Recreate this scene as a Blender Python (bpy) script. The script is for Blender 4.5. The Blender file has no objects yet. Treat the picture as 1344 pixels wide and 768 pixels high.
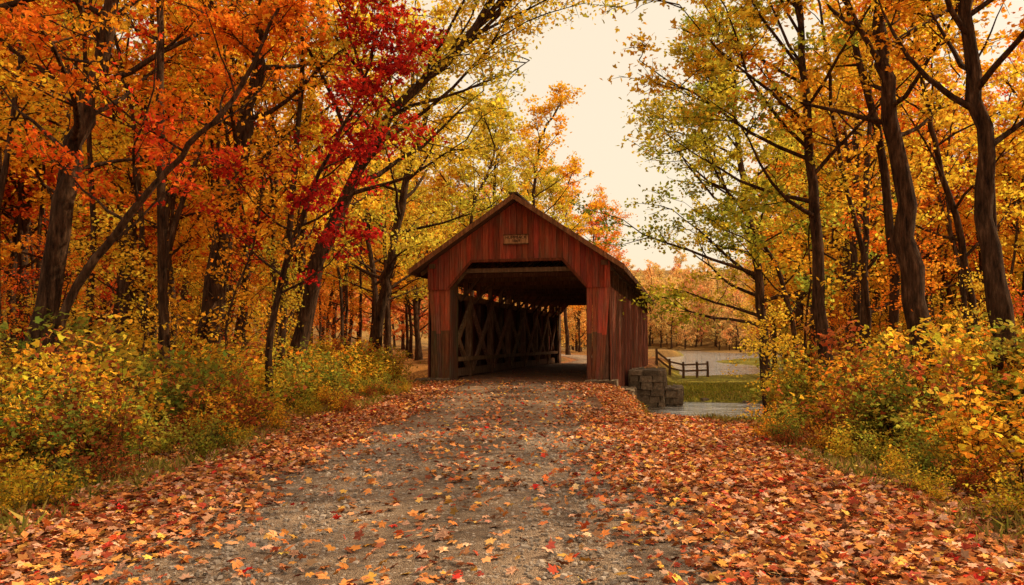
import bpy, math, numpy as np
from mathutils import Vector
R = np.random.RandomState(7)
sc = bpy.context.scene
sc.view_settings.view_transform='Standard'; sc.view_settings.look='None'; sc.view_settings.exposure=0

# ------------------------------------------------------------ mesh builder
class Geo:
    def __init__(s): s.V=[];s.F=[];s.C=[];s.M=[];s.n=0
    def add(s,v,f,c,m=0):
        v=np.asarray(v,float).reshape(-1,3); f=np.asarray(f,int).reshape(-1,4)
        c=np.asarray(c,float)
        if c.ndim==1: c=np.tile(c,(len(v),1))
        s.V.append(v); s.F.append(f+s.n); s.C.append(c); s.M.append(np.full(len(f),m)); s.n+=len(v)
    def mesh(s,name,mats,smooth=()):
        V=np.concatenate(s.V);F=np.concatenate(s.F);C=np.concatenate(s.C);M=np.concatenate(s.M)
        me=bpy.data.meshes.new(name)
        me.vertices.add(len(V)); me.vertices.foreach_set('co',V.astype(np.float32).ravel())
        me.loops.add(F.size); me.loops.foreach_set('vertex_index',F.astype(np.int32).ravel())
        me.polygons.add(len(F)); me.polygons.foreach_set('loop_start',(np.arange(len(F))*4).astype(np.int32))
        me.polygons.foreach_set('loop_total',np.full(len(F),4,np.int32))
        me.polygons.foreach_set('material_index',M.astype(np.int32))
        sm=np.isin(M,list(smooth)); me.polygons.foreach_set('use_smooth',sm)
        a=me.attributes.new('lc','FLOAT_COLOR','POINT')
        a.data.foreach_set('color',np.c_[C,np.ones(len(C))].astype(np.float32).ravel())
        for m in mats: me.materials.append(m)
        me.update(); me.validate()
        return me
    def obj(s,name,mats,smooth=(),loc=None,parent=None):
        if loc is not None:
            s.V=[v-np.array(loc) for v in s.V]
        o=bpy.data.objects.new(name,s.mesh(name,mats,smooth)); sc.collection.objects.link(o)
        if loc is not None: o.location=loc
        if parent: o.parent=parent
        return o
def empty(name,loc=(0,0,0)):
    e=bpy.data.objects.new(name,None); e.empty_display_size=.5; e.location=loc; sc.collection.objects.link(e); return e
def inst(me,name,loc,rot,scl,col,parent):
    o=bpy.data.objects.new(name,me); o.location=loc; o.rotation_euler=rot; o.scale=scl; o.color=(*col,1)
    sc.collection.objects.link(o)
    if parent: o.parent=parent
    return o
BOXF=np.array([[0,1,2,3],[7,6,5,4],[0,4,5,1],[1,5,6,2],[2,6,7,3],[3,7,4,0]])[:,::-1]
def hexa(g,p,c=(1,1,1),m=0): g.add(p,BOXF,c,m)
def box(g,a,b,c=(1,1,1),m=0):
    x0,y0,z0=a;x1,y1,z1=b
    hexa(g,[(x0,y0,z0),(x1,y0,z0),(x1,y1,z0),(x0,y1,z0),(x0,y0,z1),(x1,y0,z1),(x1,y1,z1),(x0,y1,z1)],c,m)
def beam(g,a,b,w,h,c=(1,1,1),m=0):
    a=Vector(a);b=Vector(b);d=(b-a).normalized()
    up=Vector((0,0,1)) if abs(d.z)<.95 else Vector((0,1,0))
    s=d.cross(up).normalized()*w/2; t=s.cross(d).normalized()*h/2
    P=[]
    for q in (a,b): P+= [q-s-t,q+s-t,q+s+t,q-s+t]
    hexa(g,[tuple(v) for v in P],c,m)
def norm(a): return a/(np.linalg.norm(a,axis=-1,keepdims=True)+1e-9)
def tube(g,P,r,sides,c,m):
    P=np.asarray(P,float);k=len(P); T=norm(np.gradient(P,axis=0)); ref=np.array([.31,.93,.17])
    if abs(T[0]@ref)>.9: ref=np.array([.9,-.3,.2])
    U=norm(np.cross(T,ref)); W=np.cross(T,U)
    a=np.arange(sides)*2*math.pi/sides
    v=P[:,None]+np.asarray(r)[:,None,None]*(np.cos(a)[None,:,None]*U[:,None]+np.sin(a)[None,:,None]*W[:,None])
    i=np.arange(k-1)[:,None]*sides; j=np.arange(sides)[None]; j2=(j+1)%sides
    f=np.stack([i+j,i+j2,i+sides+j2,i+sides+j],-1).reshape(-1,4)
    g.add(v.reshape(-1,3),f,c,m)
def leaves(g,P,size,col,kites,m,tilt=.6,up=1.,wid=.55,rs=R):
    n=len(P); N=rs.normal(size=(n,3))*tilt; N[:,2]+=up; N=norm(N)
    T=norm(np.cross(N,rs.normal(size=(n,3)))); B=np.cross(N,T)
    angs={1:[(0,1)],2:[(-.5,.9),(.5,.9)],3:[(0,1),(.95,.8),(-.95,.8)],5:[(0,1),(.85,.9),(-.85,.9),(1.9,.55),(-1.9,.55)]}[kites]
    w=wid if kites>1 else wid*1.25
    curl=rs.uniform(-.1,.28,n)[:,None]
    for a,l in angs:
        D=math.cos(a)*T+math.sin(a)*B; S=-math.sin(a)*T+math.cos(a)*B
        L=size[:,None]*l*.62
        p0=P; p1=P+.5*L*D+L*w*.5*S+curl*L*.6*N; p2=P+L*D-curl*L*.5*N; p3=P+.5*L*D-L*w*.5*S+curl*L*.6*N
        v=np.stack([p0,p1,p2,p3],1).reshape(-1,3)
        g.add(v,np.arange(4*n).reshape(-1,4),np.repeat(col,4,axis=0),m)
def blades(g,P,h,w,col,m,lean=.35,rs=R):
    n=len(P); D=rs.normal(size=(n,3))*lean; D[:,2]=1; D=norm(D); S=norm(np.cross(D,rs.normal(size=(n,3))))
    h=h[:,None]; w=w[:,None]; bend=rs.normal(size=(n,3))*.25*h; bend[:,2]=-abs(bend[:,2])*.5
    v=np.stack([P-S*w*.4,P+S*w*.4,P+D*h*.6+S*w*.45+bend*.3,P+D*h+bend],1).reshape(-1,3)
    g.add(v,np.arange(4*n).reshape(-1,4),np.repeat(col,4,axis=0),m)
def pal(n,cols,wts=None,var=.25,rs=R):
    cols=np.array(cols); w=None if wts is None else np.array(wts)/sum(wts)
    i=rs.choice(len(cols),n,p=w); j=rs.choice(len(cols),n,p=w); t=rs.rand(n,1)*.5
    c=cols[i]*(1-t)+cols[j]*t
    return np.clip(c*(1+rs.normal(size=(n,1))*var).clip(.35,1.6),0.003,.9)
def vnoise(x,y,s,seed=0):
    x=np.asarray(x,float)*s+seed*17.3;y=np.asarray(y,float)*s+seed*9.1
    def h(i,j): v=np.sin(i*127.1+j*311.7+seed)*43758.5453; return v-np.floor(v)
    i=np.floor(x);j=np.floor(y);fx=x-i;fy=y-j;fx=fx*fx*(3-2*fx);fy=fy*fy*(3-2*fy)
    return (h(i,j)*(1-fx)+h(i+1,j)*fx)*(1-fy)+(h(i,j+1)*(1-fx)+h(i+1,j+1)*fx)*fy
def ss(a,b,x): t=np.clip((x-a)/(b-a),0,1); return t*t*(3-2*t)

# ------------------------------------------------------------ materials
def mat(name):
    m=bpy.data.materials.new(name); m.use_nodes=True; nt=m.node_tree; nt.nodes.clear()
    o=nt.nodes.new('ShaderNodeOutputMaterial'); return m,nt,o
def N(nt,t,**k):
    n=nt.nodes.new('ShaderNode'+t)
    for a,b in k.items():
        if a in n.inputs.keys(): n.inputs[a].default_value=b
        else: setattr(n,a,b)
    return n
def mixc(nt,bt,f,a,b):
    n=nt.nodes.new('ShaderNodeMix'); n.data_type='RGBA'; n.blend_type=bt
    for s,v in ((n.inputs[0],f),(n.inputs[6],a),(n.inputs[7],b)):
        if hasattr(v,'is_linked') or hasattr(v,'links'): nt.links.new(v,s)
        else: s.default_value=v if not isinstance(v,tuple) else (*v,1)
    return n.outputs[2]
def ramp(nt,src,pts):
    r=nt.nodes.new('ShaderNodeValToRGB'); nt.links.new(src,r.inputs[0]); e=r.color_ramp.elements
    while len(e)<len(pts): e.new(.5)
    for i,(p,c) in enumerate(pts):
        e[i].position=p; e[i].color=(*c,1) if isinstance(c,tuple) else (c,c,c,1)
    return r.outputs[0]
def coords(nt,scale,loc=(0,0,0)):
    tc=N(nt,'TexCoord'); mp=N(nt,'Mapping'); nt.links.new(tc.outputs['Object'],mp.inputs[0]); mp.inputs['Scale'].default_value=scale
    mp.inputs['Location'].default_value=loc; return mp.outputs[0]
def noise(nt,vec,scale,detail=5,rough=.6):
    n=N(nt,'TexNoise'); n.inputs['Scale'].default_value=scale; n.inputs['Detail'].default_value=detail; n.inputs['Roughness'].default_value=rough
    nt.links.new(vec,n.inputs['Vector']); return n.outputs[0]
def bump(nt,h,st,dist):
    b=N(nt,'Bump'); b.inputs['Strength'].default_value=st; b.inputs['Distance'].default_value=dist; nt.links.new(h,b.inputs['Height']); return b.outputs[0]
def princ(nt,out,col,rough=.9,nrm=None,spec=.2):
    p=N(nt,'BsdfPrincipled'); p.inputs['Roughness'].default_value=rough; p.inputs['Specular IOR Level'].default_value=spec
    if isinstance(col,tuple): p.inputs['Base Color'].default_value=(*col,1)
    else: nt.links.new(col,p.inputs['Base Color'])
    if nrm: nt.links.new(nrm,p.inputs['Normal'])
    nt.links.new(p.outputs[0],out.inputs[0]); return p
def attr(nt,name='lc'):
    a=N(nt,'Attribute'); a.attribute_name=name; return a.outputs['Color']

def leafmat(name,trans=.45):
    m,nt,o=mat(name); oi=N(nt,'ObjectInfo')
    c=mixc(nt,'MULTIPLY',1.0,attr(nt),oi.outputs['Color'])
    d=N(nt,'BsdfDiffuse'); nt.links.new(c,d.inputs[0])
    if trans==0: nt.links.new(d.outputs[0],o.inputs[0]); return m
    t=N(nt,'BsdfTranslucent'); nt.links.new(c,t.inputs[0])
    mx=N(nt,'MixShader'); mx.inputs[0].default_value=trans; nt.links.new(d.outputs[0],mx.inputs[1]); nt.links.new(t.outputs[0],mx.inputs[2])
    nt.links.new(mx.outputs[0],o.inputs[0]); return m
LEAF=leafmat('autumn_leaf',.55); FALLEN=leafmat('fallen_leaf',0); GRASS=leafmat('grass_blade',.35); FARLEAF=leafmat('distant_leaf',.4)
m,nt,o=mat('bark'); v=coords(nt,(1,1,.18)); n1=noise(nt,v,14,6,.7); n2=noise(nt,coords(nt,(1,1,1)),1.5,3)
c=ramp(nt,n1,[(.35,(.018,.010,.006)),(.55,(.095,.050,.028)),(.72,(.24,.14,.082))])
c=mixc(nt,'MULTIPLY',.6,c,ramp(nt,n2,[(.35,(.5,.42,.35)),(.7,(1.,.95,.9))])); princ(nt,o,c,.95,bump(nt,n1,1,.08),.1); BARK=m

m,nt,o=mat('red_painted_boards'); v=coords(nt,(1,1,.07)); n1=noise(nt,v,16,7,.7); n2=noise(nt,coords(nt,(1,1,.25)),2.6,6,.72); n3=noise(nt,coords(nt,(1,1,.03)),45,3)
c=ramp(nt,n1,[(.3,(.10,.02,.013)),(.45,(.34,.052,.028)),(.6,(.50,.10,.052)),(.8,(.50,.23,.13))])
wear=ramp(nt,n2,[(.38,0.),(.62,.92)])
c=mixc(nt,'MIX',wear,c,ramp(nt,n3,[(.3,(.07,.032,.022)),(.55,(.22,.095,.058)),(.75,(.38,.22,.145))]))
c=mixc(nt,'MULTIPLY',1.,c,attr(nt)); princ(nt,o,c,.85,bump(nt,n3,.8,.015),.1); REDW=m
m,nt,o=mat('weathered_timber'); n1=noise(nt,coords(nt,(1,1,.15)),14,6,.7); n2=noise(nt,coords(nt,(1,1,1)),3,4)
c=ramp(nt,n1,[(.3,(.07,.038,.022)),(.55,(.20,.11,.062)),(.75,(.36,.22,.13))]); c=mixc(nt,'MULTIPLY',.5,c,ramp(nt,n2,[(.3,.45),(.7,1.)]))
c=mixc(nt,'MULTIPLY',1.,c,attr(nt)); princ(nt,o,c,.85,bump(nt,n1,.6,.015),.15); TIMB=m
m,nt,o=mat('roof_shingles'); n1=noise(nt,coords(nt,(1,4,1)),5,5,.7)
c=ramp(nt,n1,[(.3,(.03,.02,.016)),(.7,(.14,.085,.06))]); c=mixc(nt,'MULTIPLY',1.,c,attr(nt)); princ(nt,o,c,.9,bump(nt,n1,.6,.02)); ROOF=m
m,nt,o=mat('stone'); n1=noise(nt,coords(nt,(1,1,1)),7,8,.7)
c=ramp(nt,n1,[(.3,(.09,.068,.05)),(.7,(.36,.27,.19))]); c=mixc(nt,'MULTIPLY',1.,c,attr(nt)); princ(nt,o,c,.9,bump(nt,n1,1.,.06)); STONE=m
m,nt,o=mat('forest_ground'); n1=noise(nt,coords(nt,(1,1,1)),9,8,.75); vo=N(nt,'TexVoronoi'); vo.inputs['Scale'].default_value=14; nt.links.new(coords(nt,(1,1,1)),vo.inputs['Vector'])
hs=N(nt,'SeparateColor'); nt.links.new(vo.outputs['Color'],hs.inputs[0])
c=mixc(nt,'MULTIPLY',1.,attr(nt),ramp(nt,hs.outputs[0],[(.0,(.35,.3,.3)),(.5,(.9,.85,.8)),(1.,(1.6,1.5,1.2))]))
c=mixc(nt,'MULTIPLY',1.,c,ramp(nt,n1,[(.3,.4),(.7,1.25)])); princ(nt,o,c,.95,bump(nt,n1,.8,.06),.1); GROUND=m
m,nt,o=mat('gravel'); vo=N(nt,'TexVoronoi'); vo.inputs['Scale'].default_value=42; nt.links.new(coords(nt,(1,1,1)),vo.inputs['Vector'])
vo2=N(nt,'TexVoronoi'); vo2.inputs['Scale'].default_value=110; nt.links.new(coords(nt,(1,1,1)),vo2.inputs['Vector'])
hs=N(nt,'SeparateColor'); nt.links.new(vo.outputs['Color'],hs.inputs[0]); hs2=N(nt,'SeparateColor'); nt.links.new(vo2.outputs['Color'],hs2.inputs[0])
c=ramp(nt,hs.outputs[0],[(0.,(.14,.10,.078)),(.5,(.29,.215,.165)),(1.,(.50,.39,.30))])
c2=ramp(nt,hs2.outputs[1],[(0.,(.16,.115,.086)),(1.,(.48,.37,.29))]); n3=noise(nt,coords(nt,(1,1,1)),5,6,.7)
c=mixc(nt,'MIX',.5,c,c2); c=mixc(nt,'MIX',ramp(nt,n3,[(.45,.0),(.65,.5)]),c,(.34,.25,.185))
n2=noise(nt,coords(nt,(1,.35,1)),1.6,6,.7); c=mixc(nt,'MULTIPLY',1.,c,ramp(nt,n2,[(.3,(.62,.58,.54)),(.7,(1.2,1.12,1.02)) ]))
c=mixc(nt,'MULTIPLY',1.,c,attr(nt))
ad=N(nt,'Math',operation='ADD'); nt.links.new(vo.outputs['Distance'],ad.inputs[0]); nt.links.new(vo2.outputs['Distance'],ad.inputs[1])
iv=N(nt,'Math',operation='MULTIPLY'); nt.links.new(ad.outputs[0],iv.inputs[0]); iv.inputs[1].default_value=-1
princ(nt,o,c,.9,bump(nt,iv.outputs[0],.9,.016)); GRAVEL=m
m,nt,o=mat('pebble'); c=mixc(nt,'MULTIPLY',1.,attr(nt),(1,1,1)); princ(nt,o,c,.85); PEB=m
m,nt,o=mat('river_water'); n1=noise(nt,coords(nt,(1,2.,1)),1.9,4,.6); n2=noise(nt,coords(nt,(.6,2.6,1)),1.3,6,.7)
c=ramp(nt,n2,[(.42,(.06,.05,.035)),(.52,(.34,.30,.25)),(.62,(.80,.77,.72))])
princ(nt,o,c,.06,bump(nt,n1,.6,.18),1.0); WATER=m

# ------------------------------------------------------------ terrain functions
ANG=math.radians(13); BX,BY=.15,26.; CA,SA=math.cos(ANG),math.sin(ANG); BL=24.
def uv(x,y): dx=np.asarray(x)-BX; dy=np.asarray(y)-BY; return dx*CA-dy*SA, dx*SA+dy*CA
def xy(u,v): return BX+u*CA+v*SA, BY-u*SA+v*CA
def xc(y):
    return np.interp(y,[-30,0,4,8.7,14,20,26,49.4,60,75,100,140],[-1.0,-.75,-.62,-.5,-.28,-.02,.15,5.55,7.4,7.5,2,-14])
def pond_e(x,y):
    cx=.24*y+.05*y*np.sin(8.*np.log(np.maximum(y,20)/58.)); return ((x-cx)/(3.2+y*.042))**2+((y-158)/98)**8
def hz(x,y):
    x=np.asarray(x,float);y=np.asarray(y,float)
    u,v=uv(x,y); d=np.abs(x-xc(y))
    n=(vnoise(x,y,.35,1)-.5)*.35+(vnoise(x,y,1.3,2)-.5)*.1
    off=ss(2.6,6,d)
    z=off*(n-.12)
    z=z+ss(6,30,-(x))*.8*ss(5,30,y)
    right=ss(3.1,5.4,u)*ss(-11.5,-4.,v)*(1-ss(22,40,u)*.5); z=z*(1-right)+right*(-1.24+n*.1)
    far=ss(7.5,11,v)*ss(3.2,6,u); z=z*(1-far)+far*(-.85-.29*ss(30,54,y)+n*.2)
    w0=3.0*ss(3.8,5.4,u)
    cw=ss(-w0,1.2-w0,v)*(1-ss(7.4,8.8,v))
    z=z*(1-cw)+cw*(-1.75)
    pd=(1-ss(.8,1.15,pond_e(x,y)))*ss(58,64,y)
    z=z*(1-pd)+pd*(-2.2)
    hill=ss(250,430,y)*42+ss(60,200,-x)*22+ss(95,240,x)*24+ss(90,200,y)*ss(10,80,-x+0.05*y)*10
    return z+hill*(1-pd)
def axis(lo,hi,c,d0,n,g):
    a=[c];s=d0
    while a[-1]<hi: a.append(a[-1]+s); s=d0 if a[-1]<n else s*g
    b=[c];s=d0
    while b[-1]>lo: b.append(b[-1]-s); s=d0 if b[-1]>-n*.5 else s*g
    return np.array(b[:0:-1]+a)
xs=axis(-700,700,0,.28,14,1.035); ys=axis(-300,1200,10,.28,38,1.03)
X,Y=np.meshgrid(xs,ys); Z=hz(X,Y)
D=X-xc(Y); U_,V_=uv(X,Y)
nz=vnoise(X,Y,.8,5); nz2=vnoise(X,Y,.25,8)
litter=np.array([.38,.15,.06]); dirt=np.array([.12,.07,.035]); grass=np.array([.11,.10,.027]); forest=np.array([.38,.17,.045])
edge=ss(2.4,3.3,-D+(nz-.5))+ss(3.3,4.3,D+(nz-.5)); edge=edge[...,None].clip(0,1)
gr=(grass*(1-.6*nz2[...,None])+litter*.6*nz2[...,None])
fo=(ss(4.2,6.5,np.abs(D)+nz*1.5))[...,None]
col=litter*(1-edge)+edge*(gr*(1-fo)+fo*(forest*(.5+nz2[...,None]*.8)))
mead=(ss(-3,1,V_)*ss(3,5,U_)*(1-ss(150,200,Y))*(1-ss(10,18,X-.25*Y)))[...,None]
farh=ss(70,160,Y)[...,None]; col=col*(1-farh)+farh*np.array([.28,.16,.05])*(.5+.9*vnoise(X,Y,.12,3)[...,None])
col=col*(1-mead)+mead*(np.array([.22,.22,.035])*(.6+.8*nz[...,None])+np.array([.10,.05,0])*nz2[...,None])
mud=(1-ss(-1.35,-1.15,Z))[...,None]*(ss(-6,-4,V_)[...,None]); col=col*(1-mud)+mud*np.array([.12,.08,.045])
g=Geo(); ny,nx=X.shape; idx=np.arange(ny*nx).reshape(ny,nx)
F=np.stack([idx[:-1,:-1],idx[:-1,1:],idx[1:,1:],idx[1:,:-1]],-1).reshape(-1,4)
g.add(np.stack([X,Y,Z],-1).reshape(-1,3),F,col.reshape(-1,3)); g.obj('ground',[GROUND],smooth=(0,))
g=Geo(); g.add([(-300,-100,-1.2),(300,-100,-1.2),(300,290,-1.2),(-300,290,-1.2)],[[0,1,2,3]],(1,1,1)); g.obj('river',[WATER])
def road(name,y0,y1,n,hw,zo):
    g=Geo(); yy=np.linspace(y0,y1,n); t=np.linspace(-1,1,25)
    w=hw*(1+.07*(vnoise(yy,0*yy,1.2,3)-.5))
    XX=xc(yy)[:,None]+t[None]*w[:,None]; YY=yy[:,None]+0*t[None]
    if y1<30: YY=np.where(YY>0,YY-(XX-BX)*math.tan(ANG)*ss(18,26,YY),YY)
    ZZ=np.maximum(hz(XX,YY),0*XX)+zo+.03*(1-t[None]**2)-.02*np.exp(-((np.abs(XX-xc(YY))-.95)/.3)**2)+.006
    tr=np.exp(-((np.abs(XX-xc(YY))-.9)/.38)**2)
    c=(.8+.45*tr)[...,None]*np.array([1,.97,.94]); e=ss(.75,1,np.abs(t))[None,:,None]; c=c*(1-e)+e*np.array([.75,.5,.36])
    idx=np.arange(n*25).reshape(n,25); F=np.stack([idx[:-1,:-1],idx[:-1,1:],idx[1:,1:],idx[1:,:-1]],-1).reshape(-1,4)
    g.add(np.stack([XX,YY,ZZ],-1).reshape(-1,3),F,c.reshape(-1,3)); return g.obj(name,[GRAVEL],smooth=(0,))
road('gravel_road',-20,26.2,160,2.15,.004)
road('gravel_road.001',49.6,140,120,2.3,.01)

base=np.array([(-1,-1,-1),(1,-1,-1),(1,1,-1),(-1,1,-1),(-.7,-.7,.7),(.7,-.7,.7),(.7,.7,.7),(-.7,.7,.7)],float)
g=Geo(); n=15000; py=3+ (R.rand(n)**1.5)*9; px=xc(py)+R.uniform(-2.2,2.2,n)
s=R.uniform(.004,.012,n)*(1+1.0*(R.rand(n)<.05))
a=R.rand(n)*6.28; ca,sa=np.cos(a)[:,None],np.sin(a)[:,None]
b=base[None]*(1+R.normal(size=(n,8,3))*.22)*np.stack([s*R.uniform(.8,1.5,n),s,s*.6],-1)[:,None]
bx=b[...,0]*ca-b[...,1]*sa; by=b[...,0]*sa+b[...,1]*ca
t=(px-xc(py))/2.15; pz=.03*(1-t**2)+.008
v=np.stack([bx+px[:,None],by+py[:,None],b[...,2]+pz[:,None]],-1).reshape(-1,3)
f=(BOXF[None]+8*np.arange(n)[:,None,None]).reshape(-1,4); c=np.repeat(R.uniform(.14,.48,(n,1))*np.array([1,.80,.65]),8,axis=0)
g.add(v,f,c); g.obj('road_gravel_stones',[PEB])

# fallen leaves
GL=[(.60,.19,.05),(.70,.28,.09),(.66,.38,.25),(.40,.065,.035),(.50,.02,.018),(.76,.42,.08),(.32,.13,.065)]
def dens(x,y):
    d=x-xc(y); nn=vnoise(x,y,1.1,11)-.5; dd=d+nn*.8
    left=ss(1.3,2.1,-dd)*(1-.8*ss(2.9,4.,-dd)); right=ss(1.0,2.2,dd)*(1-.75*ss(3.6,5.,dd))
    mid=.08+.10*np.exp(-(d/.35)**2)+.08*(vnoise(x,y,.6,4)>.55)
    return np.clip(left+right+mid,0,1)
g=Geo()
for y0,y1,N_,k,s0 in ((1.8,9,50000,5,.08),(9,15,36000,3,.09),(15,27,36000,1,.13)):
    yy=R.uniform(y0,y1,N_); xx=xc(yy)+R.uniform(-6,7,N_); keep=R.rand(N_)<dens(xx,yy); uu,vv=uv(xx,yy); keep&=~((vv>-.05)&(np.abs(uu)<3.3))
    keep&=hz(xx,yy)>-1.12
    xx=xx[keep];yy=yy[keep];n=len(xx); zz=hz(xx,yy)+.018+R.rand(n)**2*.035
    rd=np.abs(xx-xc(yy))<2.1; zz=np.where(rd,zz+.03*(1-((xx-xc(yy))/2.15)**2),zz)
    leaves(g,np.c_[xx,yy,zz],R.uniform(.55,1.35,n)*s0,pal(n,GL,[5,5,5,3,1.2,2.5,4.5],.38),k,0,tilt=.34,wid=.62)
n=600; vv=R.uniform(0,10,n); uu=R.normal(size=n)*1.4; x_,y_=xy(uu.clip(-2.2,2.2),vv); leaves(g,np.c_[x_,y_,np.full(n,.07)],R.uniform(.08,.13,n),pal(n,GL),1,0,tilt=.2)
N_=36000; yy=3+R.rand(N_)*32; xx=np.where(R.rand(N_)<.55,-1,1)*R.uniform(3,15,N_); uu,vv=uv(xx,yy); k=(vv<0)|(np.abs(uu)>4); xx=xx[k];yy=yy[k]; zz=hz(xx,yy); k=zz>-1.12; n=k.sum()
leaves(g,np.c_[xx,yy,zz+.04][k],R.uniform(.09,.15,n),pal(n,GL,[5,5,3,2,1,5,5],.3),1,0,tilt=.3)
g.obj('fallen_leaves',[FALLEN])

# grass
g=Geo(); GC=[(.18,.19,.03),(.30,.27,.045),(.44,.32,.08),(.11,.13,.02),(.36,.2,.08)]
N_=110000; yy=3.2+R.rand(N_)**1.2*25; sd=R.rand(N_)<.5
xx=xc(yy)+np.where(sd,-(2.7+R.gamma(2,.8,N_)),3.7+R.gamma(2,.9,N_)); uu,vv=uv(xx,yy); zz=hz(xx,yy); k=((vv<-.2)|(np.abs(uu)>3.5))&(zz>-1.1)&(vnoise(xx,yy,1.6,21)+R.rand(N_)*.4>.62)
P=np.c_[xx,yy,zz-.02][k]; n=len(P); blades(g,P,R.uniform(.05,.17,n)*(.5+vnoise(P[:,0],P[:,1],.7,4)),R.uniform(.003,.006,n)*(1+P[:,1]*.03),pal(n,GC,[3,4,4,2,3]),0,lean=.5)
g.obj('roadside_grass',[GRASS])
g=Geo(); N_=60000; yy=27+R.rand(N_)**1.6*50; xx=R.uniform(.12,.42,N_)*yy; uu,vv=uv(xx,yy); zz=hz(xx,yy); k=(zz>-1.15)&((uu>3.6))
P=np.c_[xx,yy,zz-.03][k]; n=len(P); blades(g,P,R.uniform(.10,.24,n)*(1-.65*ss(34,52,P[:,1])),R.uniform(.015,.04,n),pal(n,[(.28,.30,.04),(.44,.38,.05),(.18,.22,.03),(.55,.40,.07)]),0)
g.obj('meadow_grass',[GRASS])

# ------------------------------------------------------------ trees
def catmull(P,n):
    P=np.asarray(P,float); Q=np.vstack([2*P[0]-P[1],P,2*P[-1]-P[-2]]); out=[]
    for i in range(len(P)-1):
        a,b,c,d=Q[i:i+4]; t=np.linspace(0,1,n,endpoint=False)[:,None]
        out.append(.5*((2*b)+(-a+c)*t+(2*a-5*b+4*c-d)*t*t+(-a+3*b-3*c+d)*t**3))
    return np.vstack(out+[P[-1:]])
def limb_path(rs,p,d,L,n=6,wob=.18,lift=.12):
    pts=[p];q=np.array(p);d=np.array(d)
    for i in range(n-1):
        q=q+d*L/(n-1); pts.append(q); d=norm(d+rs.normal(size=3)*wob+np.array([0,0,lift]))
    return np.array(pts)
def tree_geo(seed,path,r0,h0,L,nl,palette,wts=None,kites=1,ls=.12,lpt=20,twigs=4,subs=6,rtop=.25,var=.25,bias=None,flat=.5,clump=.35):
    rs=np.random.RandomState(seed); g=Geo(); P=catmull(path,5); k=len(P)
    P[1:-1,:2]+=rs.normal(size=(k-2,2))*r0*.2
    hh=(P[:,2]-P[0,2])/(P[-1,2]-P[0,2]); r=r0*(1-(1-rtop)*hh)*(1+rs.normal(size=k)*.05); r=r*(1+.55*np.exp(-(P[:,2]-P[0,2])/.35))
    tube(g,P,r,10,(1,1,1),0)
    LP=[];LC=[]
    palette=np.array(palette); wp=None if wts is None else np.array(wts)/sum(wts)
    zmin=P[0,2]+h0; zmax=P[-1,2]
    for i in range(nl):
        t=((i+rs.rand()*.8)/nl); z=zmin+(zmax-zmin)*t
        p=np.array([np.interp(z,P[:,2],P[:,0]),np.interp(z,P[:,2],P[:,1]),z])
        rr=np.interp(z,P[:,2],r)
        a=i*2.4+rs.rand()*.9
        if bias is not None and rs.rand()<.55: a=bias+rs.normal()*.6
        el=math.radians(rs.uniform(8,45)+t*25); d=np.array([math.cos(a)*math.cos(el),math.sin(a)*math.cos(el),math.sin(el)])
        prof=(.75+.5*math.sin(math.pi*min(1,t*1.1+.1)))*(1-.35*t); l=L*prof*rs.uniform(.7,1.15)
        lp=limb_path(rs,p,d,l,7,.13,.07); lr=min(rr*.5,.025*l**.8)
        tube(g,lp,np.linspace(lr,lr*.2,7),5,(1,1,1),0)
        cc=palette[rs.choice(len(palette),p=wp)]
        for s in range(subs):
            ts=rs.uniform(.22,1.) if s else 1.; ii=ts*6; i0=min(int(ii),5); q=lp[i0]+(lp[i0+1]-lp[i0])*(ii-i0)
            dd=norm(norm(lp[i0+1]-lp[i0])*.7+rs.normal(size=3)*np.array([.8,.8,.35])); sl=l*.38*rs.uniform(.6,1.1)
            sp=limb_path(rs,q,dd,sl,4,.2,.02); tube(g,sp,np.linspace(lr*.35,lr*.1,4),3,(1,1,1),0)
            for w in range(twigs):
                tw=rs.uniform(.2,1.)*3; j0=min(int(tw),2); q2=sp[j0]+(sp[j0+1]-sp[j0])*(tw-j0)
                d2=norm(norm(sp[j0+1]-sp[j0])*.6+rs.normal(size=3)*np.array([.8,.8,.4])); tl=rs.uniform(.35,.8)*max(.5,L/4.5)
                tp=limb_path(rs,q2,d2,tl,3,.2,-.08); tube(g,tp,np.array([.008,.006,.003])*max(1,L/3.5),3,(1,1,1),0)
                m=int(lpt*rs.uniform(.4,1.5)); u=rs.rand(m,1)*2
                bs=np.where(u<1,tp[0]+(tp[1]-tp[0])*u,tp[1]+(tp[2]-tp[1])*(u-1))
                sg=clump*tl; LP.append(bs+rs.normal(size=(m,3))*np.array([sg,sg,sg*flat]))
                c3=palette[rs.choice(len(palette),m,p=wp)]
                cl=(cc*.55+c3*.45)*rs.uniform(.8,1.25)
                LC.append(cl*(1+rs.normal(size=(m,1))*var).clip(.45,1.6))
    LP=np.vstack(LP);LC=np.vstack(LC).clip(.003,.95)
    leaves(g,LP,rs.uniform(.7,1.3,len(LP))*ls,LC,kites,1,tilt=.75,up=.8,wid=.6,rs=rs)
    return g
YEL=[(.94,.62,.05),(.92,.50,.04),(.84,.62,.08)]; GOLD=[(.94,.48,.035),(.92,.36,.03),(.92,.58,.05)]
ORG=[(.92,.24,.022),(.90,.34,.03),(.80,.13,.018)]; RED=[(.50,.022,.02),(.66,.055,.022),(.36,.016,.02)]
GRN=[(.34,.38,.045),(.50,.45,.05),(.70,.53,.05),(.24,.30,.04)]; YGR=[(.66,.55,.06),(.88,.60,.06),(.46,.46,.05)]
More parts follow.
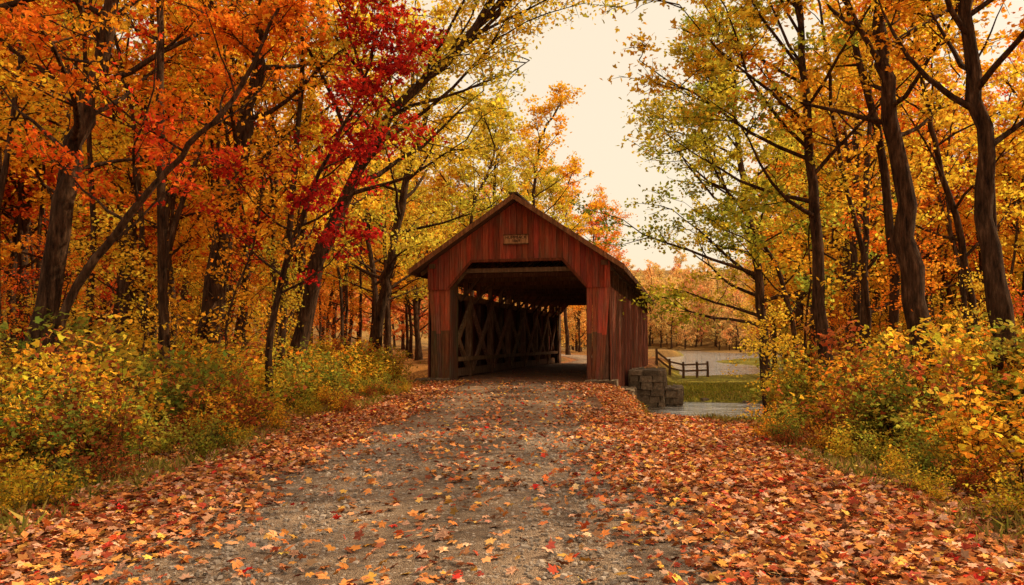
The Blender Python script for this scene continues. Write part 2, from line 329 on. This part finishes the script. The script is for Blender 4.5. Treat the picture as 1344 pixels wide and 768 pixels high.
def TP(Yd,pts,dy=0):   # trunk axis from surveyed bearings / elevations at a real distance
    out=[]
    for i,(a,b) in enumerate(pts):
        yy=Yd+dy*i; out.append(((a-672)/1000*yy,yy,1.3+(450-b)/1000*yy))
    p0=list(out[0]); p0[2]=float(hz(p0[0],p0[1]))-.15; out[0]=tuple(p0); return out
def hero(name,seed,path,ext,**k):
    path=[np.array(p) for p in path]; d=norm(path[-1]-path[-2]); d=norm(d*.6+np.array([0,0,.4])); path.append(path[-1]+d*ext)
    g=tree_geo(seed,path,**k); b=path[0]
    return g.obj(name,[BARK,LEAF],smooth=(0,),loc=tuple(b))
hero('maple_tree',11,TP(14,[(45,520),(75,300),(105,120),(132,0)]),3.5,r0=.25,h0=4.6,L=3.4,nl=20,palette=ORG+GOLD[:2],kites=3,ls=.13)
hero('maple_tree.001',12,TP(18,[(268,500),(288,320),(320,130),(347,20)]),3,r0=.31,h0=5.2,L=3.8,nl=20,palette=GOLD+ORG[:2]+YEL[:1],kites=1,ls=.18)
hero('maple_tree.002',13,TP(19,[(380,505),(408,370),(462,230),(530,120),(610,45)],.2),3.6,r0=.23,h0=5.2,L=4.9,nl=29,palette=YGR+YEL,kites=1,ls=.19,lpt=26,bias=-.1)
hero('red_maple_tree',14,TP(15,[(352,510),(362,400),(405,250),(470,110)],-.1),1.2,r0=.08,h0=2.4,L=2.3,nl=19,palette=RED,kites=3,ls=.13,lpt=15,bias=.1,subs=5)
hero('maple_tree.003',15,TP(11,[(50,545),(88,400),(150,300),(230,200),(300,120)]),1.5,r0=.085,h0=3.,L=2.2,nl=12,palette=ORG+RED[1:2],kites=3,ls=.12,lpt=13)
hero('poplar_tree',16,TP(22,[(165,500),(165,380),(171,260),(182,100)]),3,r0=.2,h0=5,L=3.2,nl=17,palette=YEL+GOLD,ls=.18)
hero('poplar_tree.001',17,TP(30,[(480,500),(500,400),(516,320),(540,200),(560,130)]),3,r0=.26,h0=5,L=4,nl=24,palette=YEL+YGR,ls=.22)
hero('maple_tree.004',18,TP(24,[(303,490),(320,380),(338,250),(350,150)]),3,r0=.15,h0=4,L=3.,nl=16,palette=ORG+YEL[:1],ls=.19)
hero('maple_tree.005',19,TP(21,[(225,500),(228,400),(215,300),(212,150)]),3,r0=.1,h0=4,L=2.5,nl=13,palette=GOLD+ORG,ls=.17)
hero('oak_tree',21,TP(14,[(1212,545),(1196,350),(1180,150),(1168,20)]),3,r0=.24,h0=5.2,L=3.5,nl=16,palette=GOLD+ORG[:2]+YGR[:2],kites=3,ls=.13,lpt=19)
hero('oak_tree.001',22,TP(11,[(1322,610),(1309,400),(1296,200),(1285,0)]),3,r0=.18,h0=4.2,L=3.0,nl=14,palette=GOLD+ORG[:2],kites=3,ls=.12,lpt=19)
hero('oak_tree.002',23,TP(15.5,[(1082,565),(1078,400),(1070,200),(1060,40)]),3,r0=.15,h0=4.4,L=3.9,nl=21,palette=YGR+GRN+GOLD[:2],kites=3,ls=.15,bias=math.pi,lpt=19)
hero('elm_tree',24,TP(27,[(1005,510),(1000,400),(985,280),(972,170)]),4,r0=.2,h0=3.6,L=4.7,nl=28,palette=GRN+YGR+YEL[:1],ls=.23,bias=2.9)
hero('elm_tree.001',25,TP(20,[(1056,520),(1035,390),(985,290),(945,225)]),1.5,r0=.09,h0=3.4,L=2.5,nl=14,palette=GRN,ls=.17)
hero('oak_tree.003',26,TP(17,[(1292,530),(1270,350),(1240,200),(1222,100)]),3,r0=.11,h0=4,L=2.7,nl=14,palette=YEL+GOLD,ls=.16,lpt=18)
hero('maple_tree.006',27,TP(24,[(1140,520),(1135,400),(1142,250),(1150,120)]),3,r0=.15,h0=4,L=3.,nl=16,palette=GOLD+ORG,ls=.19)
hero('maple_tree.007',28,[(8.0,8.6,-.2),(8.1,8.6,3),(7.8,8.7,6),(7.4,9,8)],1,r0=.22,h0=4.8,L=4.0,nl=17,palette=GOLD+ORG[:2],kites=3,ls=.11,lpt=14,bias=2.5)
hero('maple_tree.008',29,[(-8.2,8.5,-.2),(-8.0,8.6,3),(-7.6,8.7,6),(-7.2,9,8)],1.5,r0=.2,h0=4.6,L=3.8,nl=18,palette=ORG+GOLD[:1],kites=3,ls=.11,lpt=15,bias=.4)

W=[(1.,1.,1.),(1.1,.75,.8),(.9,1.2,1.1),(.85,.75,.8)]
def gtree(i,H,L,nl,h0,r0,ls,lpt,lm=None,**k):
    rs=np.random.RandomState(100+i); p=[(0,0,-.3)]
    for t in (.3,.6,.85,1): p.append((rs.normal()*.35*t*2,rs.normal()*.35*t*2,H*t))
    return tree_geo(200+i,p,r0=r0,h0=h0,L=L,nl=nl,palette=W,ls=ls,lpt=lpt,**k).mesh('forest_tree_%d'%i,[BARK,lm or LEAF],smooth=(0,))
BIG=[gtree(i,14+i%3,3.2+.3*(i%3),25,3.9+i%2,.16+.03*(i%3),.28,13,subs=5) for i in range(5)]
POLE=[gtree(50+i,12+i,1.8,14,5.5+i,.085,.2,8,subs=4,twigs=3) for i in range(3)]
FAR=[gtree(30+i,13+i*2,4.2,22,.9,.2,.6,9,FARLEAF,subs=4,twigs=3,flat=.8) for i in range(3)]
SAP=[gtree(10+i,3.6+i*.6,1.3,14,.9,.03,.13,9,subs=4,twigs=3) for i in range(3)]
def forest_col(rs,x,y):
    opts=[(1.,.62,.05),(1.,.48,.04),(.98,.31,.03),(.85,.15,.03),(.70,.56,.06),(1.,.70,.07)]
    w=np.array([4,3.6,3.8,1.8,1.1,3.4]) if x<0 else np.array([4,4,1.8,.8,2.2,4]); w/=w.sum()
    c=np.array(opts[rs.choice(6,p=w)])*rs.uniform(.88,1.12); haze=min(.5,max(0,(y-45)/280)); return tuple(c*(1-haze)+np.array([1.,.76,.45])*haze)  # haze painted in: leaf colour pales to warm cream with distance
ft=empty('distant_forest'); rs=np.random.RandomState(5); placed=[]
def ok(x,y,dm):
    u,v=uv(x,y)
    if -3<v<BL+2 and abs(u)<6.5: return False
    if abs(x-xc(y))<4.2 and (y<26 or y>48): return False
    if -2<v<9 : return abs(u)>18
    for a,b in placed:
        if (a-x)**2+(b-y)**2<dm*dm: return False
    return True
def plant(n,fx,dm,hs=(.85,1.2),meshes=BIG,par=ft,nm='tree'):
    c=0;tr=0
    while c<n and tr<n*40:
        tr+=1; x,y=fx()
        if not ok(x,y,dm): continue
        z=float(hz(x,y))
        if z<-1.17: continue
        placed.append((x,y)); s=rs.uniform(*hs); c+=1
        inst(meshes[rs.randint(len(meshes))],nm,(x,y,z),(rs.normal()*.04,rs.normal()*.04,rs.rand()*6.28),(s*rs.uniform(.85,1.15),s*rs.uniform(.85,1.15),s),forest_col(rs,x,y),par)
def fL():
    y=rs.uniform(23,80); return rs.uniform(-.74*y-2,min(.07*y,-.117*y-1 if y<50 else .07*y)),y
def fR():
    y=rs.uniform(22,85); return rs.uniform(.37*y,.78*y),y
for (x,y,s,c) in ((-.8,56,1.35,4),(2.0,63,1.42,0),(-2.5,50,1.2,4),(6.2,84,1.45,1),(1.2,75,1.4,5),(12.5,108,1.35,1),(10.2,97,1.2,3),(18.5,56,.8,4),(22.5,66,.85,0),(26,75,.8,2),(3.6,70,1.2,4),(21.5,60,.9,1),(30,82,1.,0)):
    placed.append((x,y)); cc=[(1.,.6,.045),(.98,.45,.04),(.95,.3,.03),(.9,.25,.03),(.74,.6,.07),(1.,.7,.09)][c]
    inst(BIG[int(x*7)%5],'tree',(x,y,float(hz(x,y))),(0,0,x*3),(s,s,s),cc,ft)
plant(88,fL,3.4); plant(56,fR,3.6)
def fP():
    y=rs.uniform(14.5,46); return (rs.uniform(-.70*y,-.13*y-3),y) if rs.rand()<.75 else (rs.uniform(.39*y+.6,.72*y),y)
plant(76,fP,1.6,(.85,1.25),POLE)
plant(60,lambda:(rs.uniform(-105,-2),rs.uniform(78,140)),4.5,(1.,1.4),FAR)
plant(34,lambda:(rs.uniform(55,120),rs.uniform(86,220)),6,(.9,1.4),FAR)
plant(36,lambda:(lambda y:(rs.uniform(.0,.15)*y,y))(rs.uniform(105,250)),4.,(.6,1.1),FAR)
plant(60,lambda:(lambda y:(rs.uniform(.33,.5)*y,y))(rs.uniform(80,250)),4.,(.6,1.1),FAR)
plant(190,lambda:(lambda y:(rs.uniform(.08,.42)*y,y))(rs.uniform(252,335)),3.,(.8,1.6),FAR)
for (x,y,s,b) in ((-9,1,.9,2),(10,-9,.9,3)):  # out-of-frame trees, added to cast shade on the foreground
    inst(BIG[b],'maple_tree',(x,y,float(hz(x,y))),(0,0,x),(s,s,s),(.9,.4,.04),None)
us=empty('understory_saplings'); placed=[]
def fS():
    y=rs.uniform(14,46)
    return (rs.uniform(-.72*y-1,-.15*y-2.6),y) if rs.rand()<.55 else (rs.uniform(max(6.5,.36*y),.75*y+1),y)
plant(90,fS,1.5,(.6,1.2),SAP,us,'sapling')

def shrub(i):
    rs=np.random.RandomState(300+i); g=Geo(); LP=[];LC=[]
    for s in range(22):
        a=rs.rand()*6.28; el=math.radians(rs.uniform(45,88)); p=(rs.normal()*.25,rs.normal()*.25,-.05); h=rs.uniform(.6,1.7)
        d=(math.cos(a)*math.cos(el),math.sin(a)*math.cos(el),math.sin(el)); sp=limb_path(rs,np.array(p),np.array(d),h,6,.14,-.02)
        tube(g,sp,np.linspace(.009,.003,6),3,(1,1,1),0)
        for w in range(5):
            q=sp[rs.randint(2,6)]; tp=limb_path(rs,q,norm(rs.normal(size=3)*np.array([1,1,.4])+np.array([0,0,.3])),rs.uniform(.15,.45),3); tube(g,tp,[.004,.003,.002],3,(1,1,1),0)
            m=rs.randint(4,12); LP.append(tp[rs.randint(0,3,m)]+rs.normal(size=(m,3))*.08); LC.append(np.array(W)[rs.choice(4,m)]*rs.uniform(.6,1.3)*(1+rs.normal(size=(m,1))*.25).clip(.4,1.6))
    LP=np.vstack(LP);LC=np.vstack(LC); leaves(g,LP,rs.uniform(.06,.15,len(LP)),LC.clip(.02,1.4),3,1,tilt=.7,up=.9,wid=.7,rs=rs)
    return g.mesh('shrub_%d'%i,[BARK,LEAF])
SH=[shrub(i) for i in range(4)]; ug=empty('undergrowth_shrubs')
SCOL=[(.76,.58,.06),(.92,.64,.06),(.48,.44,.06),(.28,.31,.05),(.90,.44,.045),(.56,.17,.05),(.94,.57,.055)]
def addsh(x,y,s,wl):
    u,v=uv(x,y)
    if v>-1.5 and -4<u<20: return
    if .17<x/max(y,.1)<.345 and y>12.5: return
    if math.hypot(x,y)<3.2: return
    z=float(hz(x,y))
    if z<-1.15: return
    p=np.array(wl,float); c=SCOL[rs.choice(7,p=p/p.sum())]; c=tuple(np.array(c)*rs.uniform(.75,1.1))
    inst(SH[rs.randint(4)],'shrub',(x,y,z),(0,0,rs.rand()*6.28),(s*1.1,s*1.1,s),c,ug)
for i in range(290):
    y=3+rs.rand()*27
    if rs.rand()<.55: d=rs.gamma(2.,1.4)+3.6; addsh(float(xc(y))-d,y,rs.uniform(.45,.8)+min(.5,(d-3.6)*.14),[3,3,3.2,2.4,1.8,1.4,2.])
    else: d=rs.gamma(2.,1.4)+4.6; addsh(float(xc(y))+d,y,rs.uniform(.45,.8)+min(.45,(d-4.6)*.13),[2.5,2.6,2.4,1.6,2.2,1.8,2.])
for i in range(170):   # low weeds on the verge
    y=3+rs.rand()*20
    if rs.rand()<.5: d=-rs.uniform(2.8,4.4)
    else: d=rs.uniform(3.8,5.8)
    addsh(float(xc(y))+d,y,rs.uniform(.14,.36),[2,2,2.5,2.5,1.4,2,1.4])
for i in range(30):
    u=rs.uniform(9.5,26); v=rs.uniform(9.5,13); x,y=xy(u,v); z=float(hz(x,y))
    if z<-1.1: continue
    s=rs.uniform(.2,.36); inst(SH[rs.randint(4)],'shrub',(x,y,z),(0,0,rs.rand()*6.28),(s,s,s*.8),SCOL[rs.choice([0,2,3,4])],ug)

# ------------------------------------------------------------ covered bridge (local: x=across, y=along)
br=empty('covered_bridge',(BX,BY,0)); br.rotation_euler=(0,0,-ANG)
rb=np.random.RandomState(3)
def tint(lo=.65,hi=1.2): s=rb.uniform(lo,hi); return np.array([s,s*rb.uniform(.85,1.1),s*rb.uniform(.85,1.1)])
ZR=lambda u:6.37-.67*abs(u)
def zbot(u):
    u=abs(u); return 4.12 if u<1.6 else (3.2 if u>=2.4 else 4.12-(u-1.6)/.8*.92)
g=Geo()
for v0 in (0.,BL-.05):
    e=np.linspace(-3.2,3.2,33)
    for i in range(32):
        a,b=e[i]+.006,e[i+1]-.006; t=.045; j=rb.uniform(-.008,.008); v=v0+j
        za,zb=zbot(a),zbot(b); ta,tb=ZR(a)-.16,ZR(b)-.16
        if abs(e[i])>2.39 and abs(e[i+1])>2.39: za=zb=3.2+rb.uniform(-.015,.015)
        hexa(g,[(a,v,za),(b,v,zb),(b,v+t,zb),(a,v+t,za),(a,v,ta),(b,v,tb),(b,v+t,tb),(a,v+t,ta)],tint(.6,1.25))
    for sgn in (-1,1):
        T=np.linspace(2.4,3.2,5);B=np.linspace(2.42,2.92,5); vv=v0+(.09 if v0==0 else -.09)
        for i in range(4):
            c=tint(.75,1.15); j=rb.uniform(-.006,.006); zt=3.3
            p=[(sgn*(B[i]+.005),0,-.02),(sgn*(B[i+1]-.005),0,-.02),(sgn*(T[i+1]-.005),0,zt),(sgn*(T[i]+.005),0,zt)]
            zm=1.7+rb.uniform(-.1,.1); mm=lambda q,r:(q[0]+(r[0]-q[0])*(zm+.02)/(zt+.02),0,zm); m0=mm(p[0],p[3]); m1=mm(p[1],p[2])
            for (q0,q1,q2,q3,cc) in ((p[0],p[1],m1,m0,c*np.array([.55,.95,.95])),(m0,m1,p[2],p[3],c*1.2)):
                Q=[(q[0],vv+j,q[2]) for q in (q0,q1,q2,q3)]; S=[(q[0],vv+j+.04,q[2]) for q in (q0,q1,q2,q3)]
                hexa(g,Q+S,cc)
        for k in range(4):
            w0=v0+(.14+k*.22 if v0==0 else -.1-k*.22-.21)
            box(g,(sgn*2.40-.02,w0,0.02),(sgn*2.40+.02,w0+.21,3.5 if k else 3.15),tint(.6,.9)*np.array([.6,1.2,1.3]))
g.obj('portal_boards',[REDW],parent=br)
g=Geo(); k=0.1
while k<BL-.15:
    w=rb.uniform(.2,.27)
    for sgn in (-1,1):
        j=rb.uniform(0,.015); u=sgn*(3.17+j); z0=-.7+rb.uniform(-.05,.05)
        box(g,(u-.02,k,z0),(u+.02,min(k+w-.012,BL-.05),3.22+rb.uniform(-.01,.01)),tint(.4,.85)*np.array([.85,1.,1.]))
    k+=w
g.obj('side_siding',[REDW],parent=br)
g=Geo()
for sgn in (-1,1):
    for k in range(13):
        v=.25+k*(BL-.5)/12
        box(g,(sgn*3.02-.09,v-.09,-.6),(sgn*3.02+.09,v+.09,4.0),tint(.9,1.2))
    nb=7; bw=(BL-.5)/nb
    for k in range(nb+1):
        v=.25+k*bw; box(g,(sgn*2.72-.12,v-.12,.05),(sgn*2.72+.12,v+.12,3.2),tint(1.6,2.2))
        if k<nb:
            beam(g,(sgn*2.60,v+.1,.35),(sgn*2.60,v+bw-.1,2.95),.09,.24,tint(2.1,2.7))
            beam(g,(sgn*2.72,v+bw-.1,.35),(sgn*2.72,v+.1,2.95),.1,.24,tint(1.9,2.5))
    for z,h,w,uu in ((.25,.3,.2,2.74),(3.08,.2,.2,2.74),(.75,.16,.06,2.50),):
        beam(g,(sgn*uu,.1,z),(sgn*uu,BL-.1,z),w,h,tint(1.6,2.2))
    beam(g,(sgn*3.02,-.05,4.02),(sgn*3.02,BL+.05,4.02),.22,.16,tint(.8,1))
    beam(g,(sgn*3.0,.0,-.25),(sgn*3.0,BL,-.25),.25,.45,tint(.7,.9))
for k in range(13):
    v=.3+k*(BL-.6)/12; box(g,(-3.1,v-.1,3.78),(3.1,v+.1,3.93),tint(.9,1.4))
    for sgn in (-1,1):
        beam(g,(sgn*2.7,v,2.9),(sgn*1.9,v,3.8),.1,.1,tint())
for k in range(28):
    v=.25+k*(BL-.5)/27
    for sgn in (-1,1): beam(g,(sgn*3.55,v+.05,ZR(3.55)-.22),(0.03*sgn,v+.05,ZR(0)-.22),.07,.13,tint(.8,1.3))
for k in range(int(BL/.26)): box(g,(-3.0,k*.26+.01,-.04),(3.0,k*.26+.252,.035+rb.uniform(0,.008)),tint(1.5,2.2))
for k in range(14): box(g,(-3.1,k*1.78+.1,-.42),(3.1,k*1.78+.35,-.05),tint(.6,.9))
g.obj('truss_and_deck',[TIMB],parent=br)
g=Geo()
for sgn in (-1,1):
    for r_ in range(12):
        u0,u1=r_*.31,min(3.68,(r_+1)*.31+.05); k=-.5
        while k<BL+.45:
            w=rb.uniform(.6,1.3); k1=min(k+w,BL+.5); lo=.035
            hexa(g,[(sgn*u0,k,ZR(u0)-.05),(sgn*u1,k,ZR(u1)-.02+lo-.03),(sgn*u1,k1-.01,ZR(u1)-.02+lo-.03),(sgn*u0,k1-.01,ZR(u0)-.05),(sgn*u0,k,ZR(u0)-.02),(sgn*u1,k,ZR(u1)+.03),(sgn*u1,k1-.01,ZR(u1)+.03),(sgn*u0,k1-.01,ZR(u0)-.02)],tint(.7,1.3)); k=k1
    hexa(g,[(sgn*.02,-.46,ZR(.02)-.15),(sgn*3.62,-.46,ZR(3.62)-.15),(sgn*3.62,BL+.46,ZR(3.62)-.15),(sgn*.02,BL+.46,ZR(.02)-.15),(sgn*.02,-.46,ZR(.02)-.07),(sgn*3.62,-.46,ZR(3.62)-.07),(sgn*3.62,BL+.46,ZR(3.62)-.07),(sgn*.02,BL+.46,ZR(.02)-.07)],(1.2,1.,.8))
beam(g,(0,-.5,6.4),(0,BL+.5,6.4),.3,.07,(.9,.8,.7))
g.obj('roof',[ROOF],parent=br)
g=Geo()
for v in (-.52,BL+.49):
    for sgn in (-1,1): hexa(g,[(sgn*.0,v,ZR(0)-.17),(sgn*3.72,v,ZR(3.72)-.17),(sgn*3.72,v+.035,ZR(3.72)-.17),(0,v+.035,ZR(0)-.17),(0,v,ZR(0)+.02),(sgn*3.72,v,ZR(3.72)+.02),(sgn*3.72,v+.035,ZR(3.72)+.02),(0,v+.035,ZR(0)+.02)],np.array([1.4,1.1,.9]))
for sgn in (-1,1): box(g,(sgn*3.70-.015,-.48,ZR(3.7)-.19),(sgn*3.70+.015,BL+.48,ZR(3.7)-.02),np.array([.8,.6,.5]))
for a,b in (((-2.4,3.2),(-1.6,4.12)),((-1.6,4.12),(1.6,4.12)),((1.6,4.12),(2.4,3.2))):
    beam(g,(a[0],-.035,a[1]+.05),(b[0],-.035,b[1]+.05),.05,.09,np.array([.9,.42,.34]))
g.obj('fascia_trim',[TIMB],parent=br)
g=Geo(); box(g,(-.42,-.07,4.74),(.42,-.025,5.02),np.array([2.8,2.6,2.3]))
for a,b in (((-.45,4.72),(.45,4.72)),((-.45,5.04),(.45,5.04))): beam(g,(a[0],-.07,a[1]),(b[0],-.07,b[1]),.05,.035,np.array([.9,.7,.6]))
g.obj('name_plaque',[TIMB],parent=br)
tx=bpy.data.curves.new('plaque_lettering','FONT'); tx.body='HUMPBACK\n1869'; tx.size=.14; tx.align_x='CENTER'; tx.extrude=.008; tx.space_line=.85
m,nt,o=mat('dark_lettering'); princ(nt,o,(.02,.012,.01),.8); tx.materials.append(m)
to=bpy.data.objects.new('plaque_lettering',tx); sc.collection.objects.link(to); to.location=(0,-.075,4.9); to.rotation_euler=(math.pi/2,0,0); to.parent=br
def stonewall(g,u0,u1,v0,v1,z0,z1,bs=.55,bh=.32,jt=.014):
    z=z0
    while z<z1-.05:
        h=min(bh*rb.uniform(.85,1.15),z1-z)
        for (A,B,fix,ax) in ((u0,u1,v0,0),(u0,u1,v1,0),(v0,v1,u0,1),(v0,v1,u1,1)):
            k=A-rb.rand()*.3
            while k<B:
                w=bs*rb.uniform(.7,1.4); a=max(k,A)+.012; b=min(k+w,B)-.012; k+=w
                if b-a<.08: continue
                q=rb.uniform(.0,.08); s=rb.uniform(.55,1.3); c=np.array([s,s*.95,s*.88]); sg=-1 if fix in(v0,u0) else 1
                f0,f1=sorted((fix-sg*.22,fix+sg*q)); i=.025
                if ax==0: P=[(a,f0,z),(b,f0,z),(b,f1,z),(a,f1,z),(a+i,f0+i,z+h-.012),(b-i,f0+i,z+h-.012),(b-i,f1-i,z+h-.012),(a+i,f1-i,z+h-.012)]
                else: P=[(f0,a,z),(f1,a,z),(f1,b,z),(f0,b,z),(f0+i,a+i,z+h-.012),(f1-i,a+i,z+h-.012),(f1-i,b-i,z+h-.012),(f0+i,b-i,z+h-.012)]
                P=np.array(P)+rb.normal(size=(8,3))*jt; hexa(g,P,c)
        z+=h
    box(g,(u0+.06,v0+.06,z0),(u1-.06,v1-.06,z1-.04),(.6,.55,.5))
g=Geo(); stonewall(g,-3.0,3.0,.15,1.3,-2.1,-.45); stonewall(g,3.35,4.7,5.6,9.4,-1.9,.25,.5,.27); stonewall(g,4.75,5.4,6.4,9.2,-1.9,-.5,.5,.27); stonewall(g,-3.0,3.0,8.3,9.5,-2.1,-.5); stonewall(g,-3.,3.,22.5,23.8,-1.5,-.5)
stonewall(g,-3.45,-2.35,-.55,.05,-.25,.14,.5,.38); stonewall(g,2.4,3.45,-.5,.05,-.3,.14,.5,.38); stonewall(g,3.3,3.9,-.45,1.2,-1.7,-.15,.5,.3)
g.obj('stone_abutments',[STONE],parent=br)
g=Geo()
for i in range(120):
    u=rb.uniform(3.6,16); v=rb.choice([rb.uniform(-3.6,-2.2),rb.uniform(6.8,9),rb.uniform(-1,7)],p=[.35,.45,.2]); x,y=xy(u,v); s=rb.uniform(.06,.2); z=max(float(hz(x,y)),-1.3)
    a=rb.rand()*3; P=base*(1+rb.normal(size=(8,3))*.2)*np.array([s,s*.8,s*.5]); P=np.c_[P[:,0]*math.cos(a)-P[:,1]*math.sin(a),P[:,0]*math.sin(a)+P[:,1]*math.cos(a),P[:,2]]+np.array([x,y,z]); q=rb.uniform(.5,1.1); hexa(g,P,(q,q*.95,q*.9))
g.obj('creek_rocks',[STONE])
g=Geo(); fx=[10.2,11.2,12.3,13.4,14.4]; fy=[54,54.4,55,55.5,56.4]; fz=[float(hz(a,b)) for a,b in zip(fx,fy)]
for a,b,c_ in zip(fx,fy,fz): tube(g,[(a,b,c_-.2),(a+.02,b,c_+.6),(a,b,c_+1.15)],[.1,.09,.08],8,(.8,.8,.8),0)
for i in range(4):
    for h in (.5,.95): beam(g,(fx[i],fy[i],fz[i]+h),(fx[i+1],fy[i+1],fz[i+1]+h),.07,.12,(.9,.9,.9))
g.obj('wooden_fence',[TIMB])

# ------------------------------------------------------------ light, sky, camera
el,az=math.radians(41),math.radians(74)
w=bpy.data.worlds.new('World'); sc.world=w; w.use_nodes=True; nt=w.node_tree; bg=nt.nodes['Background']
sk=nt.nodes.new('ShaderNodeTexSky'); sk.sky_type='NISHITA'; sk.sun_disc=False; sk.sun_elevation=el; sk.sun_rotation=az; sk.dust_density=4; sk.air_density=1.2
mx=nt.nodes.new('ShaderNodeMix'); mx.data_type='RGBA'; mx.inputs[0].default_value=.82; mx.inputs[7].default_value=(8.5,7.0,4.9,1); nt.links.new(sk.outputs[0],mx.inputs[6])
nt.links.new(mx.outputs[2],bg.inputs[0]); bg.inputs[1].default_value=.135
S=Vector((math.cos(el)*math.sin(az),math.cos(el)*math.cos(az),math.sin(el)))
l=bpy.data.lights.new('sun','SUN'); l.energy=5; l.angle=math.radians(.6); l.color=(1,.78,.47); lo=bpy.data.objects.new('sun',l); lo.rotation_euler=S.to_track_quat('Z','Y').to_euler(); sc.collection.objects.link(lo)
cam=bpy.data.cameras.new('camera'); cam.lens=26.8; cam.sensor_width=36; cam.clip_end=3000; cam.clip_start=.05
co=bpy.data.objects.new('camera',cam); co.location=(0,0,1.3+.03); co.rotation_euler=(math.radians(90+3.8),0,0); sc.collection.objects.link(co); sc.camera=co
print('OBJ',len(bpy.data.objects),'polys',sum(len(m.polygons) for m in bpy.data.meshes))
